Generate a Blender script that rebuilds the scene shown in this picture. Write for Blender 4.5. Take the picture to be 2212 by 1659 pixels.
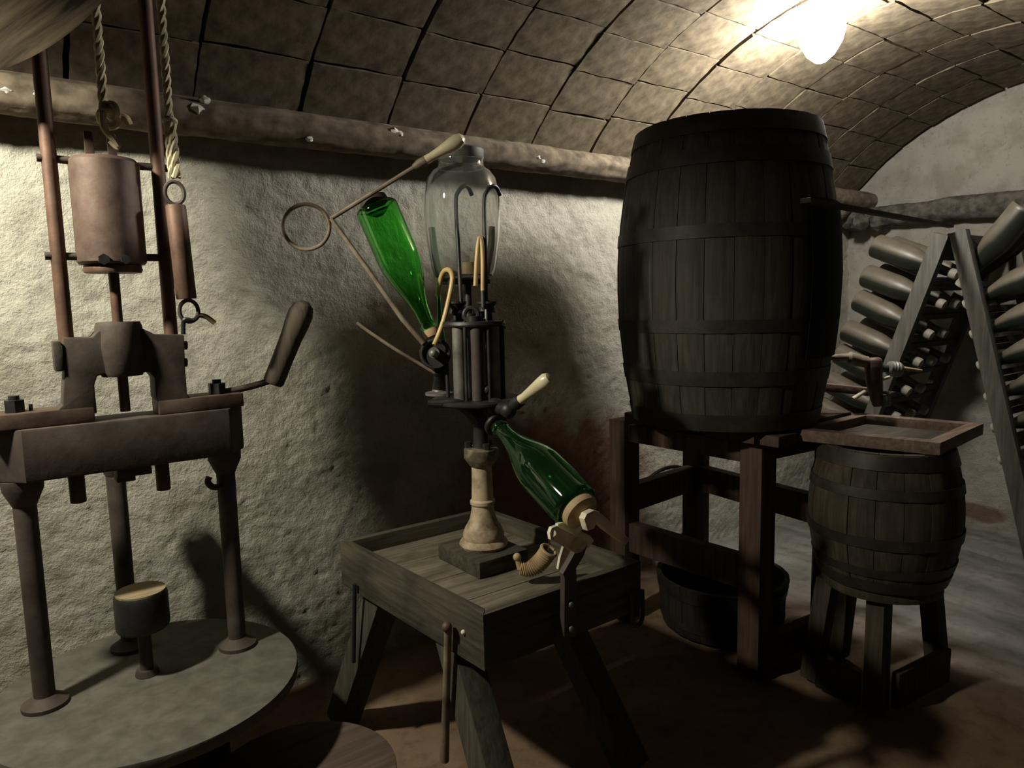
import bpy, bmesh, math, random
import numpy as np
from mathutils import Vector, Matrix

for o in list(bpy.data.objects): bpy.data.objects.remove(o)
SC = bpy.context.scene
COL = SC.collection
rnd = random.Random(7)
# ------------------------------------------------------------------ camera
# World frame: X runs along the long plaster wall (wall at Y=0, room at Y<0), Z up, metres.
F_PX, IW, IH = 1540.0, 2212, 1659
ANG, TILT, ROLL = math.radians(36.5), math.radians(6.7), math.radians(1.3)
E0 = Vector((math.cos(ANG), math.sin(ANG), 0)); N0 = Vector((-math.sin(ANG), math.cos(ANG), 0))
def to_room(v): return Vector((v.dot(E0), v.dot(N0), v.z))
_f = Vector((0, math.cos(TILT), -math.sin(TILT))); _r = Vector((1, 0, 0)); _u = _r.cross(_f)
CF = to_room(_f); CU = to_room(_u*math.cos(ROLL)+_r*math.sin(ROLL)); CR = to_room(_r*math.cos(ROLL)-_u*math.sin(ROLL))
CAM = Vector((0, -1.715, .95))
cd = bpy.data.cameras.new('camera'); cam = bpy.data.objects.new('camera', cd); COL.objects.link(cam)
m = Matrix.Identity(4)
for i in range(3):
    m[i][0], m[i][1], m[i][2], m[i][3] = CR[i], CU[i], -CF[i], CAM[i]
cam.matrix_world = m
cd.sensor_width = 36; cd.lens = F_PX/IW*36; cd.clip_start = .02
SC.camera = cam
def ray(x, y): return CF+CR*((x-IW/2)/F_PX)-CU*((y-IH/2)/F_PX)
def onX(x, y, v): d = ray(x, y); return CAM+d*((v-CAM.x)/d.x)
def onY(x, y, v): d = ray(x, y); return CAM+d*((v-CAM.y)/d.y)
def onZ(x, y, v): d = ray(x, y); return CAM+d*((v-CAM.z)/d.z)
def atD(x, y, v): return CAM+ray(x, y)*v
# ------------------------------------------------------------------ light and exposure
SC.view_settings.view_transform = 'Standard'; SC.view_settings.look = 'None'
SC.view_settings.gamma = 1; SC.view_settings.use_curve_mapping = False
SC.view_settings.exposure = 0.0
wd = bpy.data.worlds.new('world'); SC.world = wd; wd.use_nodes = True
wd.node_tree.nodes['Background'].inputs[0].default_value = (.9, .95, 1, 1)
wd.node_tree.nodes['Background'].inputs[1].default_value = .008
LAMP_STRENGTH = 330.0
HALL_POWER = 66.0
def shaded_lamp(name, loc, power, col, rad):       # lamp with an opaque shade: throws its light downwards
    l = bpy.data.lights.new(name, 'SPOT'); l.energy = power; l.color = col; l.shadow_soft_size = rad
    l.spot_size = math.radians(172); l.spot_blend = .35
    o = bpy.data.objects.new(name, l); o.location = loc; COL.objects.link(o); return o
shaded_lamp('hall_lamp', (-.33, -.49, 1.50), HALL_POWER, (1, .95, .78), .035)
LAMP_POS = atD(1774, 62, 1.86)

# ------------------------------------------------------------------ materials
def nmat(name):
    m = bpy.data.materials.new(name); m.use_nodes = True
    nt = m.node_tree; b = nt.nodes['Principled BSDF']
    return m, nt, b
def N(nt, t, **kw):
    n = nt.nodes.new(t)
    for k, v in kw.items():
        if k in n.inputs: n.inputs[k].default_value = v
        else: setattr(n, k, v)
    return n
def ramp(nt, fac, stops):
    r = nt.nodes.new('ShaderNodeValToRGB')
    while len(r.color_ramp.elements) < len(stops): r.color_ramp.elements.new(.5)
    for el, (p, c) in zip(r.color_ramp.elements, stops):
        el.position = p; el.color = (*c, 1) if len(c) == 3 else c
    nt.links.new(fac, r.inputs[0]); return r.outputs[0]
def mix(nt, fac, a, b, mode='MIX'):
    n = nt.nodes.new('ShaderNodeMix'); n.data_type = 'RGBA'; n.blend_type = mode
    for sock, v in ((n.inputs[0], fac), (n.inputs[6], a), (n.inputs[7], b)):
        if hasattr(v, 'links') or hasattr(v, 'is_linked'): nt.links.new(v, sock)
        elif isinstance(v, (int, float)): sock.default_value = v
        else: sock.default_value = (*v, 1)
    return n.outputs[2]
def noise(nt, scale, detail=5, vec=None, sc=(1, 1, 1), rough=.55, dist=0.0):
    tc = N(nt, 'ShaderNodeTexCoord'); mp = N(nt, 'ShaderNodeMapping'); mp.inputs['Scale'].default_value = sc
    nt.links.new(tc.outputs['Object'], mp.inputs[0])
    n = N(nt, 'ShaderNodeTexNoise', Scale=scale, Detail=detail, Roughness=rough, Distortion=dist)
    nt.links.new(mp.outputs[0], n.inputs[0]); return n.outputs[0]
def bump(nt, b, h, strength=.4, dist=.004):
    n = N(nt, 'ShaderNodeBump', Strength=strength, Distance=dist)
    nt.links.new(h, n.inputs['Height']); nt.links.new(n.outputs[0], b.inputs['Normal'])
def mat_grain(name, c1, c2, axis='Z', rough=.75, spec=.25, gs=1.0, dirt=(.02, .018, .014), dirt_amt=.5):
    m, nt, b = nmat(name)
    sc = {'X': (1.5, 22, 22), 'Y': (22, 1.5, 22), 'Z': (22, 22, 1.5), 'N': (8, 8, 8)}[axis]
    g = noise(nt, 4*gs, 6, sc=sc, dist=.4)
    col = ramp(nt, g, [(.32, c1), (.68, c2)])
    d = noise(nt, 11, 5)
    fac = ramp(nt, d, [(.45, (0, 0, 0)), (.72, (dirt_amt,)*3)])
    nt.links.new(mix(nt, fac, col, dirt), b.inputs['Base Color'])
    b.inputs['Roughness'].default_value = rough; b.inputs['Specular IOR Level'].default_value = spec
    bump(nt, b, g, .35, .003)
    return m
def mat_iron(name, c1, c2, c3, rough=.62, metal=.35):
    m, nt, b = nmat(name)
    a = noise(nt, 16, 6, rough=.65); d = noise(nt, 60, 4)
    col = ramp(nt, a, [(.33, c1), (.52, c2), (.72, c3)])
    nt.links.new(col, b.inputs['Base Color'])
    b.inputs['Roughness'].default_value = rough; b.inputs['Metallic'].default_value = metal
    bump(nt, b, d, .3, .0015)
    return m
def mat_plain(name, c, rough=.5, metal=0, spec=.5, var=.25, bs=0.0):
    m, nt, b = nmat(name)
    a = noise(nt, 28, 5)
    nt.links.new(ramp(nt, a, [(.3, tuple(x*(1-var) for x in c)), (.7, tuple(min(1, x*(1+var)) for x in c))]), b.inputs['Base Color'])
    b.inputs['Roughness'].default_value = rough; b.inputs['Metallic'].default_value = metal; b.inputs['Specular IOR Level'].default_value = spec
    if bs: bump(nt, b, a, bs, .002)
    return m
def mat_glass(name, c, rough=.01, ior=1.5, tw=1.0):
    m, nt, b = nmat(name)
    b.inputs['Base Color'].default_value = (*c, 1); b.inputs['Transmission Weight'].default_value = tw
    b.inputs['Roughness'].default_value = rough; b.inputs['IOR'].default_value = ior
    return m
M = {}
# plaster
def mat_plaster(name, base, patch_loc=None):
    m, nt, b = nmat(name)
    a = noise(nt, 2.2, 6, rough=.6); f = noise(nt, 55, 6, rough=.7); s = noise(nt, 9, 6, rough=.6)
    col = ramp(nt, a, [(.3, tuple(x*.74 for x in base)), (.52, base), (.75, tuple(min(1, x*1.14) for x in base))])
    st = ramp(nt, s, [(.36, (.62, .60, .55)), (.52, (1, 1, 1))])
    col = mix(nt, .55, col, st, 'MULTIPLY')
    fs = ramp(nt, f, [(.28, (.45, .43, .38)), (.44, (1, 1, 1))])
    col = mix(nt, .6, col, fs, 'MULTIPLY')
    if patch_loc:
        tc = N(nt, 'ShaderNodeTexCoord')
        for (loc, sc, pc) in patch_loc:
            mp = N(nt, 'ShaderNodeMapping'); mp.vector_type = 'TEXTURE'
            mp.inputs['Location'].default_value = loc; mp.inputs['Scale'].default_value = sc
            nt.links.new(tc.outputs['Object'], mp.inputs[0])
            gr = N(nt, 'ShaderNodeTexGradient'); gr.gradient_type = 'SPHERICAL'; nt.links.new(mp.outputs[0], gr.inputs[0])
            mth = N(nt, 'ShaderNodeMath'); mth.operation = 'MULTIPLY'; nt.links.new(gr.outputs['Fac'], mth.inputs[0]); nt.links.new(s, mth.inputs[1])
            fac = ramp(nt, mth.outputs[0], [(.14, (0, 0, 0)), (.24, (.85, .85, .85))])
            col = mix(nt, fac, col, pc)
    nt.links.new(col, b.inputs['Base Color'])
    b.inputs['Roughness'].default_value = .9; b.inputs['Specular IOR Level'].default_value = .15
    f2 = noise(nt, 140, 4, rough=.7)
    ad = N(nt, 'ShaderNodeMath'); ad.operation = 'ADD'; nt.links.new(f, ad.inputs[0]); nt.links.new(f2, ad.inputs[1])
    bump(nt, b, ad.outputs[0], .8, .006)
    return m
M['plaster'] = mat_plaster('plaster', (.46, .44, .365), [((1.42, 0, .30), (.66, 1, .46), (.21, .10, .055))])
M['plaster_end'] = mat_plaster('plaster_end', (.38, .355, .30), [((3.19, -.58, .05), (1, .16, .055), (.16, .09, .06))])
# floor
m, nt, b = nmat('earth_floor')
a = noise(nt, 2.0, 6); f = noise(nt, 24, 6, rough=.65); st = noise(nt, 3, 5, sc=(3, .8, 1))
col = ramp(nt, a, [(.3, (.10, .060, .038)), (.5, (.19, .122, .076)), (.7, (.28, .20, .13))])
tc = N(nt, 'ShaderNodeTexCoord'); sx = N(nt, 'ShaderNodeSeparateXYZ'); nt.links.new(tc.outputs['Object'], sx.inputs[0])
fx = N(nt, 'ShaderNodeMapRange'); fx.inputs[1].default_value = 1.75; fx.inputs[2].default_value = 2.15
nt.links.new(sx.outputs[0], fx.inputs[0])
grey = ramp(nt, st, [(.3, (.12, .115, .10)), (.7, (.27, .26, .235))])
col = mix(nt, fx.outputs[0], col, grey)
fs = ramp(nt, f, [(.3, (.55, .5, .45)), (.5, (1, 1, 1))])
nt.links.new(mix(nt, .7, col, fs, 'MULTIPLY'), b.inputs['Base Color'])
b.inputs['Roughness'].default_value = .85; b.inputs['Specular IOR Level'].default_value = .2
bump(nt, b, f, .6, .005); M['floor'] = m
# vault
M['tile'] = mat_plain('fired_clay_tile', (.125, .100, .066), .85, spec=.15, var=.45, bs=.5)
M['mortar'] = mat_plain('vault_mortar', (.07, .06, .05), .95, spec=.1, var=.5, bs=.6)
M['ledge'] = mat_plain('ledge_mortar', (.15, .12, .085), .9, spec=.15, var=.5, bs=.7)
M['lump'] = mat_plain('white_mortar', (.62, .58, .52), .9, spec=.2, var=.2, bs=.6)
M['timber_ledge'] = mat_plain('crusted_ledge', (.085, .075, .06), .8, spec=.3, var=.7, bs=.8)
# wood
M['grey_wood'] = mat_grain('grey_wood', (.13, .12, .10), (.24, .225, .185), 'X', dirt_amt=.3, dirt=(.06, .055, .05))
M['disc_wood'] = mat_grain('disc_wood', (.085, .080, .062), (.140, .130, .105), 'N', dirt_amt=.4, dirt=(.07, .06, .05))
M['pink_wood'] = mat_grain('pink_wood', (.085, .055, .043), (.14, .098, .078), 'X', dirt_amt=.4, dirt=(.07, .045, .03))
M['dark_wood'] = mat_grain('dark_wood', (.025, .021, .016), (.060, .050, .038), 'Z')
M['tray_wood'] = mat_grain('tray_wood', (.040, .034, .024), (.095, .082, .058), 'X', dirt_amt=.6)
M['tray_wood_y'] = mat_grain('tray_wood_y', (.040, .034, .024), (.095, .082, .058), 'Y', dirt_amt=.6)
M['leg_wood'] = mat_grain('leg_wood', (.045, .040, .030), (.10, .09, .068), 'Z', dirt_amt=.5)
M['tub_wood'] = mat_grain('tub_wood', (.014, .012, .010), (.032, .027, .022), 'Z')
M['tray_floor'] = mat_grain('tray_floor_wood', (.10, .088, .062), (.21, .185, .135), 'X', dirt_amt=.7, dirt=(.03, .026, .02))
M['stave'] = mat_grain('stave_wood', (.030, .026, .020), (.062, .054, .042), 'Z', rough=.65)
M['keg_stave'] = mat_grain('keg_stave_wood', (.030, .023, .015), (.072, .056, .037), 'Z', rough=.8, dirt_amt=.75)
M['hoop'] = mat_iron('hoop_iron', (.020, .017, .014), (.034, .029, .024), (.055, .045, .036), .6, .4)
M['red_wood'] = mat_grain('red_brown_wood', (.046, .027, .019), (.092, .057, .041), 'Z', dirt_amt=.4)
M['frame_wood'] = mat_grain('frame_wood', (.085, .055, .038), (.17, .125, .09), 'X', dirt_amt=.4, dirt=(.09, .04, .03))
M['beam_wood'] = mat_grain('beam_wood', (.10, .075, .045), (.25, .19, .125), 'X', dirt_amt=.75, dirt=(.035, .03, .022))
m, nt, b = nmat('streaked_timber')
tc = N(nt, 'ShaderNodeTexCoord'); _d = (CR*.80+CU*.60)
dt = N(nt, 'ShaderNodeVectorMath'); dt.operation = 'DOT_PRODUCT'; dt.inputs[1].default_value = _d; nt.links.new(tc.outputs['Object'], dt.inputs[0])
sc_ = N(nt, 'ShaderNodeVectorMath'); sc_.operation = 'SCALE'; sc_.inputs[0].default_value = _d; nt.links.new(dt.outputs['Value'], sc_.inputs['Scale'])
sb_ = N(nt, 'ShaderNodeVectorMath'); sb_.operation = 'MULTIPLY_ADD'; nt.links.new(sc_.outputs[0], sb_.inputs[0]); sb_.inputs[1].default_value = (-.90, -.90, -.90); nt.links.new(tc.outputs['Object'], sb_.inputs[2])
ns_ = N(nt, 'ShaderNodeTexNoise', Scale=45.0, Detail=5.0, Roughness=.6, Distortion=.3); nt.links.new(sb_.outputs[0], ns_.inputs[0])
nt.links.new(ramp(nt, ns_.outputs[0], [(.38, (.004, .0035, .0027)), (.50, (.016, .012, .0078)), (.68, (.030, .0225, .0145))]), b.inputs['Base Color'])
b.inputs['Roughness'].default_value = 1; b.inputs['Specular IOR Level'].default_value = .04; bump(nt, b, ns_.outputs[0], .5, .004); M['streaked'] = m
M['frame_floor'] = mat_grain('frame_floor_wood', (.030, .025, .017), (.065, .055, .038), 'X')
M['rack_wood'] = mat_grain('rack_wood', (.075, .072, .062), (.15, .142, .12), 'Z', dirt_amt=.4, dirt=(.05, .048, .042))
M['shadow_black'] = mat_plain('shadow_sheet', (.004, .004, .0045), .7, spec=.1)  # near-black colour standing in for shade on the barrel
M['tan_wood'] = mat_grain('tan_wood', (.22, .165, .095), (.38, .30, .18), 'X', dirt_amt=.5, dirt=(.08, .065, .04))
M['handle_dark'] = mat_grain('handle_dark_wood', (.05, .04, .028), (.10, .08, .058), 'Z')
M['cream'] = mat_plain('cream_handle', (.62, .55, .36), .3, spec=.5, var=.12)
M['cream_paint'] = mat_iron('chipped_cream_paint', (.12, .085, .05), (.48, .37, .24), (.58, .46, .31), .6, 0)
M['cork'] = mat_plain('cork', (.40, .28, .15), .7, var=.3, bs=.4)
# metals
M['rust'] = mat_iron('rusty_iron', (.060, .036, .026), (.115, .074, .054), (.15, .115, .09))
M['rust_rod'] = mat_iron('rusty_rod', (.075, .040, .027), (.13, .072, .046), (.17, .11, .075))
M['cast'] = mat_iron('cast_iron', (.045, .034, .027), (.075, .058, .045), (.11, .09, .07), .7, .25)
M['dark_iron'] = mat_iron('dark_iron', (.020, .020, .019), (.036, .035, .033), (.07, .066, .06), .5, .5)
M['grey_iron'] = mat_iron('pale_iron', (.10, .095, .085), (.20, .19, .165), (.32, .30, .26), .5, .4)
M['chipped_white'] = mat_iron('chipped_white_paint', (.22, .19, .13), (.72, .66, .50), (.82, .76, .60), .6, 0)
M['lever_rust'] = mat_iron('lever_rust', (.10, .07, .045), (.20, .16, .11), (.30, .25, .18), .65, .2)
M['collar'] = mat_iron('chipped_collar', (.05, .045, .035), (.12, .10, .07), (.45, .36, .24), .6, .1)
M['tube_glass'] = mat_glass('dusty_tube_glass', (.8, .82, .75), .15)
M['rope'] = mat_plain('hemp_rope', (.42, .37, .25), .9, spec=.1, var=.4, bs=.6)
M['rubber'] = mat_plain('yellow_rubber_tube', (.52, .36, .15), .4, spec=.5, var=.2)
M['amber'] = mat_plain('brown_rubber', (.12, .05, .02), .35, var=.4)
M['green_glass'] = mat_glass('green_glass', (.30, .86, .26), .012)
M['dark_green_glass'] = mat_glass('dark_green_glass', (.15, .54, .18), .05, 1.5, .985)
M['clear_glass'] = mat_glass('clear_glass', (.95, .955, .94), .03, 1.45, .965)
M['lid'] = mat_plain('grey_lid', (.085, .085, .075), .6, var=.3)
m, nt, b = nmat('dusty_shaded_bottle')
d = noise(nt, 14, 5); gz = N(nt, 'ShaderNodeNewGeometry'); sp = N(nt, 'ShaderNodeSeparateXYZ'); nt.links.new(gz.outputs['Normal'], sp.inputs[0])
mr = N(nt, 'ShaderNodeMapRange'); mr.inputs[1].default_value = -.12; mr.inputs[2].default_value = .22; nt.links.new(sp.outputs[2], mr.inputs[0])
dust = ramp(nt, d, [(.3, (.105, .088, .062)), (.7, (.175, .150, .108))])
nt.links.new(mix(nt, mr.outputs[0], (.012, .016, .010), dust), b.inputs['Base Color'])  # dust, with lit tops and shaded undersides also put into the colour
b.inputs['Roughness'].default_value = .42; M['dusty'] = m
M['cap'] = mat_plain('pale_cap', (.26, .24, .19), .6, var=.4, bs=.5)
m, nt, b = nmat('bulb_glow')
b.inputs['Base Color'].default_value = (1, 1, 1, 1); b.inputs['Emission Color'].default_value = (1, .965, .90, 1); b.inputs['Emission Strength'].default_value = LAMP_STRENGTH
M['bulb'] = m

# ------------------------------------------------------------------ mesh helpers
def V3(v): return Vector(v)
def frame(z, up=None):
    z = V3(z).normalized(); up = V3(up) if up is not None else (Vector((0, 0, 1)) if abs(z.z) < .95 else Vector((0, 1, 0)))
    x = up.cross(z).normalized(); y = z.cross(x)
    return Matrix((x, y, z)).transposed()
def add_box(bm, c, size, R=None):
    mt = Matrix.Translation(V3(c)) @ (R.to_4x4() if R else Matrix.Identity(4)) @ Matrix.Diagonal((*size, 1))
    bmesh.ops.create_cube(bm, size=1, matrix=mt)
def add_bar(bm, p0, p1, w, h, up=None):   # box from p0 to p1, w across, h along up
    p0, p1 = V3(p0), V3(p1); d = p1-p0
    R = frame(d, up)                      # x = up x z , y ~ up
    add_box(bm, (p0+p1)/2, (w, h, d.length), R)
def add_cyl(bm, p0, p1, r0, r1=None, seg=18):
    p0, p1 = V3(p0), V3(p1); d = p1-p0; r1 = r0 if r1 is None else r1
    mt = Matrix.Translation((p0+p1)/2) @ frame(d).to_4x4()
    bmesh.ops.create_cone(bm, cap_ends=True, segments=seg, radius1=r0, radius2=r1, depth=d.length, matrix=mt)
def add_hex(bm, p0, p1, r): add_cyl(bm, p0, p1, r, r, 6)
def add_ball(bm, c, r, sc=(1, 1, 1), seg=14):
    bmesh.ops.create_uvsphere(bm, u_segments=seg, v_segments=max(6, seg*2//3), radius=r, matrix=Matrix.Translation(V3(c)) @ Matrix.Diagonal((*sc, 1)))
def add_lathe(bm, prof, base=(0, 0, 0), axis=(0, 0, 1), seg=32, close=False):
    R = frame(axis); base = V3(base); rings = []
    for (r, z) in prof:
        if r < 1e-5: rings.append([bm.verts.new(base+R@Vector((0, 0, z)))]); continue
        rings.append([bm.verts.new(base+R@Vector((r*math.cos(2*math.pi*k/seg), r*math.sin(2*math.pi*k/seg), z))) for k in range(seg)])
    prs = list(zip(rings, rings[1:])) + ([(rings[-1], rings[0])] if close else [])
    for A, B in prs:
        if len(A) == 1 and len(B) == 1: continue
        for k in range(seg):
            k2 = (k+1) % seg
            if len(A) == 1: bm.faces.new((A[0], B[k2], B[k]))
            elif len(B) == 1: bm.faces.new((A[k], A[k2], B[0]))
            else: bm.faces.new((A[k], A[k2], B[k2], B[k]))
def add_tube(bm, pts, r, seg=10, closed=False):
    pts = [V3(p) for p in pts]; n = len(pts)
    rs = r if isinstance(r, (list, tuple)) else [r]*n
    tg = []
    for i in range(n):
        a = pts[(i-1) % n] if (closed or i > 0) else pts[i]; b = pts[(i+1) % n] if (closed or i < n-1) else pts[i]
        tg.append((b-a).normalized())
    up = Vector((0, 0, 1)) if abs(tg[0].z) < .9 else Vector((1, 0, 0))
    x = up.cross(tg[0]).normalized(); rings = []
    for i in range(n):
        x = (x-tg[i]*x.dot(tg[i])).normalized(); y = tg[i].cross(x)
        rings.append([bm.verts.new(pts[i]+(x*math.cos(2*math.pi*k/seg)+y*math.sin(2*math.pi*k/seg))*rs[i]) for k in range(seg)])
    for i in range(n if closed else n-1):
        A, B = rings[i], rings[(i+1) % n]
        for k in range(seg): bm.faces.new((A[k], A[(k+1) % seg], B[(k+1) % seg], B[k]))
    if not closed:
        bm.faces.new(rings[0][::-1]); bm.faces.new(rings[-1])
def smooth_path(pts, n=8):
    pts = [V3(p) for p in pts]; out = []
    for i in range(len(pts)-1):
        p0 = pts[max(i-1, 0)]; p1 = pts[i]; p2 = pts[i+1]; p3 = pts[min(i+2, len(pts)-1)]
        for k in range(n):
            t = k/n
            out.append(.5*((2*p1)+(p2-p0)*t+(2*p0-5*p1+4*p2-p3)*t*t+(3*p1-p0-3*p2+p3)*t**3))
    out.append(pts[-1]); return out
def add_ring(bm, c, R, r, nrm=(0, 0, 1), seg=28, sub=10, sc=(1, 1)):
    Fm = frame(nrm)
    add_tube(bm, [V3(c)+Fm@Vector((R*sc[0]*math.cos(2*math.pi*k/seg), R*sc[1]*math.sin(2*math.pi*k/seg), 0)) for k in range(seg)], r, sub, True)
def add_prism(bm, pts, vec):
    vec = V3(vec); A = [bm.verts.new(V3(p)) for p in pts]; B = [bm.verts.new(V3(p)+vec) for p in pts]; n = len(pts)
    bm.faces.new(A[::-1]); bm.faces.new(B)
    for i in range(n): bm.faces.new((A[i], A[(i+1) % n], B[(i+1) % n], B[i]))
ORG = {}
def build(name, bm, mat, parent=None, bev=0.0, sharp=35, smooth=True):
    bmesh.ops.recalc_face_normals(bm, faces=bm.faces)
    if bev:
        ed = [e for e in bm.edges if len(e.link_faces) == 2 and e.calc_face_angle(0) > math.radians(50)]
        bmesh.ops.bevel(bm, geom=ed, offset=bev, segments=2, affect='EDGES', profile=.6, clamp_overlap=True)
    org = ORG.get(parent.name, Vector()) if parent else Vector()
    for v in bm.verts: v.co -= org
    me = bpy.data.meshes.new(name); bm.to_mesh(me); bm.free()
    if smooth:
        me.shade_smooth(); me.set_sharp_from_angle(angle=math.radians(sharp))
    me.materials.append(mat if not isinstance(mat, str) else M[mat])
    o = bpy.data.objects.new(name, me); COL.objects.link(o)
    if parent: o.parent = parent
    ORG[o.name] = org
    return o
def part(name, fn, mat, parent=None, bev=0.0, **kw):
    bm = bmesh.new(); fn(bm); return build(name, bm, mat, parent, bev, **kw)
def tag(o, label, cat, group=None, kind=None):
    if label: o['label'] = label
    if cat: o['category'] = cat
    if group: o['group'] = group
    if kind: o['kind'] = kind
    return o
def thing(name, label, cat, loc=(0, 0, 0), group=None):
    o = bpy.data.objects.new(name, None); o.empty_display_size = .05; COL.objects.link(o); o.location = loc
    ORG[o.name] = V3(loc); return tag(o, label, cat, group)
def solo(name, fn, mat, label, cat, loc=(0, 0, 0), group=None, bev=0.0):   # thing of one mesh, origin at its base
    bm = bmesh.new(); fn(bm)
    for v in bm.verts: v.co -= V3(loc)
    o = build(name, bm, mat, None, bev); o.location = loc; ORG[o.name] = V3(loc); return tag(o, label, cat, group)
def copy_tree(o, parent=None):
    c = o.copy(); COL.objects.link(c); c.parent = parent
    for ch in [x for x in o.children]: copy_tree(ch, c)
    return c
# value noise for vertex relief
_rs = np.random.RandomState(3); _T = _rs.rand(256, 256)
def vnoise(x, y):
    xi = np.floor(x).astype(int); yi = np.floor(y).astype(int); fx = x-xi; fy = y-yi
    fx = fx*fx*(3-2*fx); fy = fy*fy*(3-2*fy)
    g = lambda i, j: _T[i % 256, j % 256]
    return (g(xi, yi)*(1-fx)+g(xi+1, yi)*fx)*(1-fy)+(g(xi, yi+1)*(1-fx)+g(xi+1, yi+1)*fx)*fy-.5
def fbm(x, y, o=5, g=.5):
    s = np.zeros_like(x); a = 1.0; f = 1.0
    for i in range(o): s += a*vnoise(x*f+17.3*i, y*f+5.1*i); a *= g; f *= 2.03
    return s
def grid_mesh(name, U, Vv, fn, mat, kind='structure'):
    u, v = np.meshgrid(U, Vv, indexing='ij'); co = fn(u, v).reshape(-1, 3)
    nu, nv = len(U), len(Vv); i = np.arange(nu*nv).reshape(nu, nv)
    q = np.stack([i[:-1, :-1], i[1:, :-1], i[1:, 1:], i[:-1, 1:]], -1).reshape(-1, 4)
    me = bpy.data.meshes.new(name); me.vertices.add(len(co)); me.vertices.foreach_set('co', co.astype(np.float32).ravel())
    me.loops.add(q.size); me.loops.foreach_set('vertex_index', q.ravel().astype(np.int32))
    me.polygons.add(len(q)); me.polygons.foreach_set('loop_start', np.arange(0, q.size, 4, dtype=np.int32)); me.polygons.foreach_set('loop_total', np.full(len(q), 4, dtype=np.int32))
    me.update(); me.validate(); me.shade_smooth(); me.materials.append(M[mat])
    o = bpy.data.objects.new(name, me); COL.objects.link(o); o['kind'] = kind; ORG[o.name] = Vector(); return o

# ------------------------------------------------------------------ the setting
XE = 3.196                       # end wall
VC_Y, VC_Z, VR = -.781, .702, 1.012   # vault circle
def f_wall(u, v):
    d = .022*fbm(u*2.2, v*2.2, 2)+.0055*fbm(u*11, v*13+u*3, 3, .5)+.0034*fbm(u*55, v*62+u*9, 3, .7)-.012*np.clip(fbm(u*26+3, v*30, 2)-.30, 0, 1)
    return np.stack([u, -(d+.004), v], -1)
grid_mesh('wall_back', np.arange(-.75, XE+.02, .0065), np.arange(-.03, 1.47, .0065), f_wall, 'plaster')['label'] = 'rough pale plaster long wall'
def f_end(u, v):
    d = .014*fbm(u*3.5+9, v*3.5, 3)+.008*fbm(u*18, v*18, 4, .55)
    return np.stack([XE-d-.004, -u, v], -1)
grid_mesh('wall_right', np.arange(-.02, 1.9, .010), np.arange(-.03, 2.1, .010), f_end, 'plaster_end')['label'] = 'pale plaster end wall under the vault'
def f_floor(u, v):
    d = .016*fbm(u*2.6, v*2.6, 4)+.006*fbm(u*16, v*16, 4)
    d = d-.018*np.exp(-((u-2.45-.02*np.sin(v*9))/.018)**2)-.014*np.exp(-((u-2.86-.015*np.sin(v*7))/.014)**2)
    return np.stack([u, v, d-.012], -1)
grid_mesh('floor', np.arange(-.9, XE+.02, .014), np.arange(-2.3, .02, .014), f_floor, 'floor')['label'] = 'earth floor with grey stone at the far end'
# vault: mortar shell and one object per fired clay tile
def vpt(x, th, r): return Vector((x, VC_Y+r*math.sin(th), VC_Z+r*math.cos(th)))
def f_vault(u, v):
    r = VR+.030+.004*fbm(u*8, v*8, 3)
    th = np.radians(v+np.where(v < -3, 2.2*fbm(u*5, v*0+1.5, 3), 0))
    return np.stack([u, VC_Y+r*np.sin(th), VC_Z+r*np.cos(th)], -1)
ceil = grid_mesh('ceiling', np.arange(-.75, XE+.02, .03), np.linspace(52.5, -7, 60), f_vault, 'mortar')
ceil['label'] = 'low barrel vault of clay tiles'
def tile_mesh(w, h):
    bm = bmesh.new(); nx, ny = 7, 5; T = .034; g = []
    for i in range(nx+1):
        row = []
        for j in range(ny+1):
            x = (i/nx-.5)*w; y = (j/ny-.5)*h; ex = 0.0
            edge = i in (0, nx) or j in (0, ny)
            z = rnd.uniform(-.0011, .0011) + (.0012 if edge else 0)
            if i in (0, nx): y += rnd.uniform(-.002, .002); x += rnd.uniform(-.0012, .0012)
            if j in (0, ny): y += rnd.uniform(-.0018, .0018)
            row.append(bm.verts.new((x, y, -(-z) - (y*y)/(2*VR))))
        g.append(row)
    for i in range(nx):
        for j in range(ny): bm.faces.new((g[i][j], g[i+1][j], g[i+1][j+1], g[i][j+1]))
    rim = [g[i][0] for i in range(nx+1)]+[g[nx][j] for j in range(1, ny+1)]+[g[i][ny] for i in range(nx-1, -1, -1)]+[g[0][j] for j in range(ny-1, 0, -1)]
    low = [bm.verts.new((v.co.x, v.co.y, T)) for v in rim]
    for k in range(len(rim)):
        k2 = (k+1) % len(rim); bm.faces.new((rim[k2], rim[k], low[k], low[k2]))
    bmesh.ops.recalc_face_normals(bm, faces=bm.faces)
    me = bpy.data.meshes.new('tile'); bm.to_mesh(me); bm.free(); me.shade_smooth(); me.set_sharp_from_angle(angle=math.radians(40)); me.materials.append(M['tile'])
    return me
TILES = [tile_mesh(.2235, .1262) for _ in range(6)]
STEP = math.radians(7.42)
joints = [-.74+.2295*k for k in range(18)]
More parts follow.
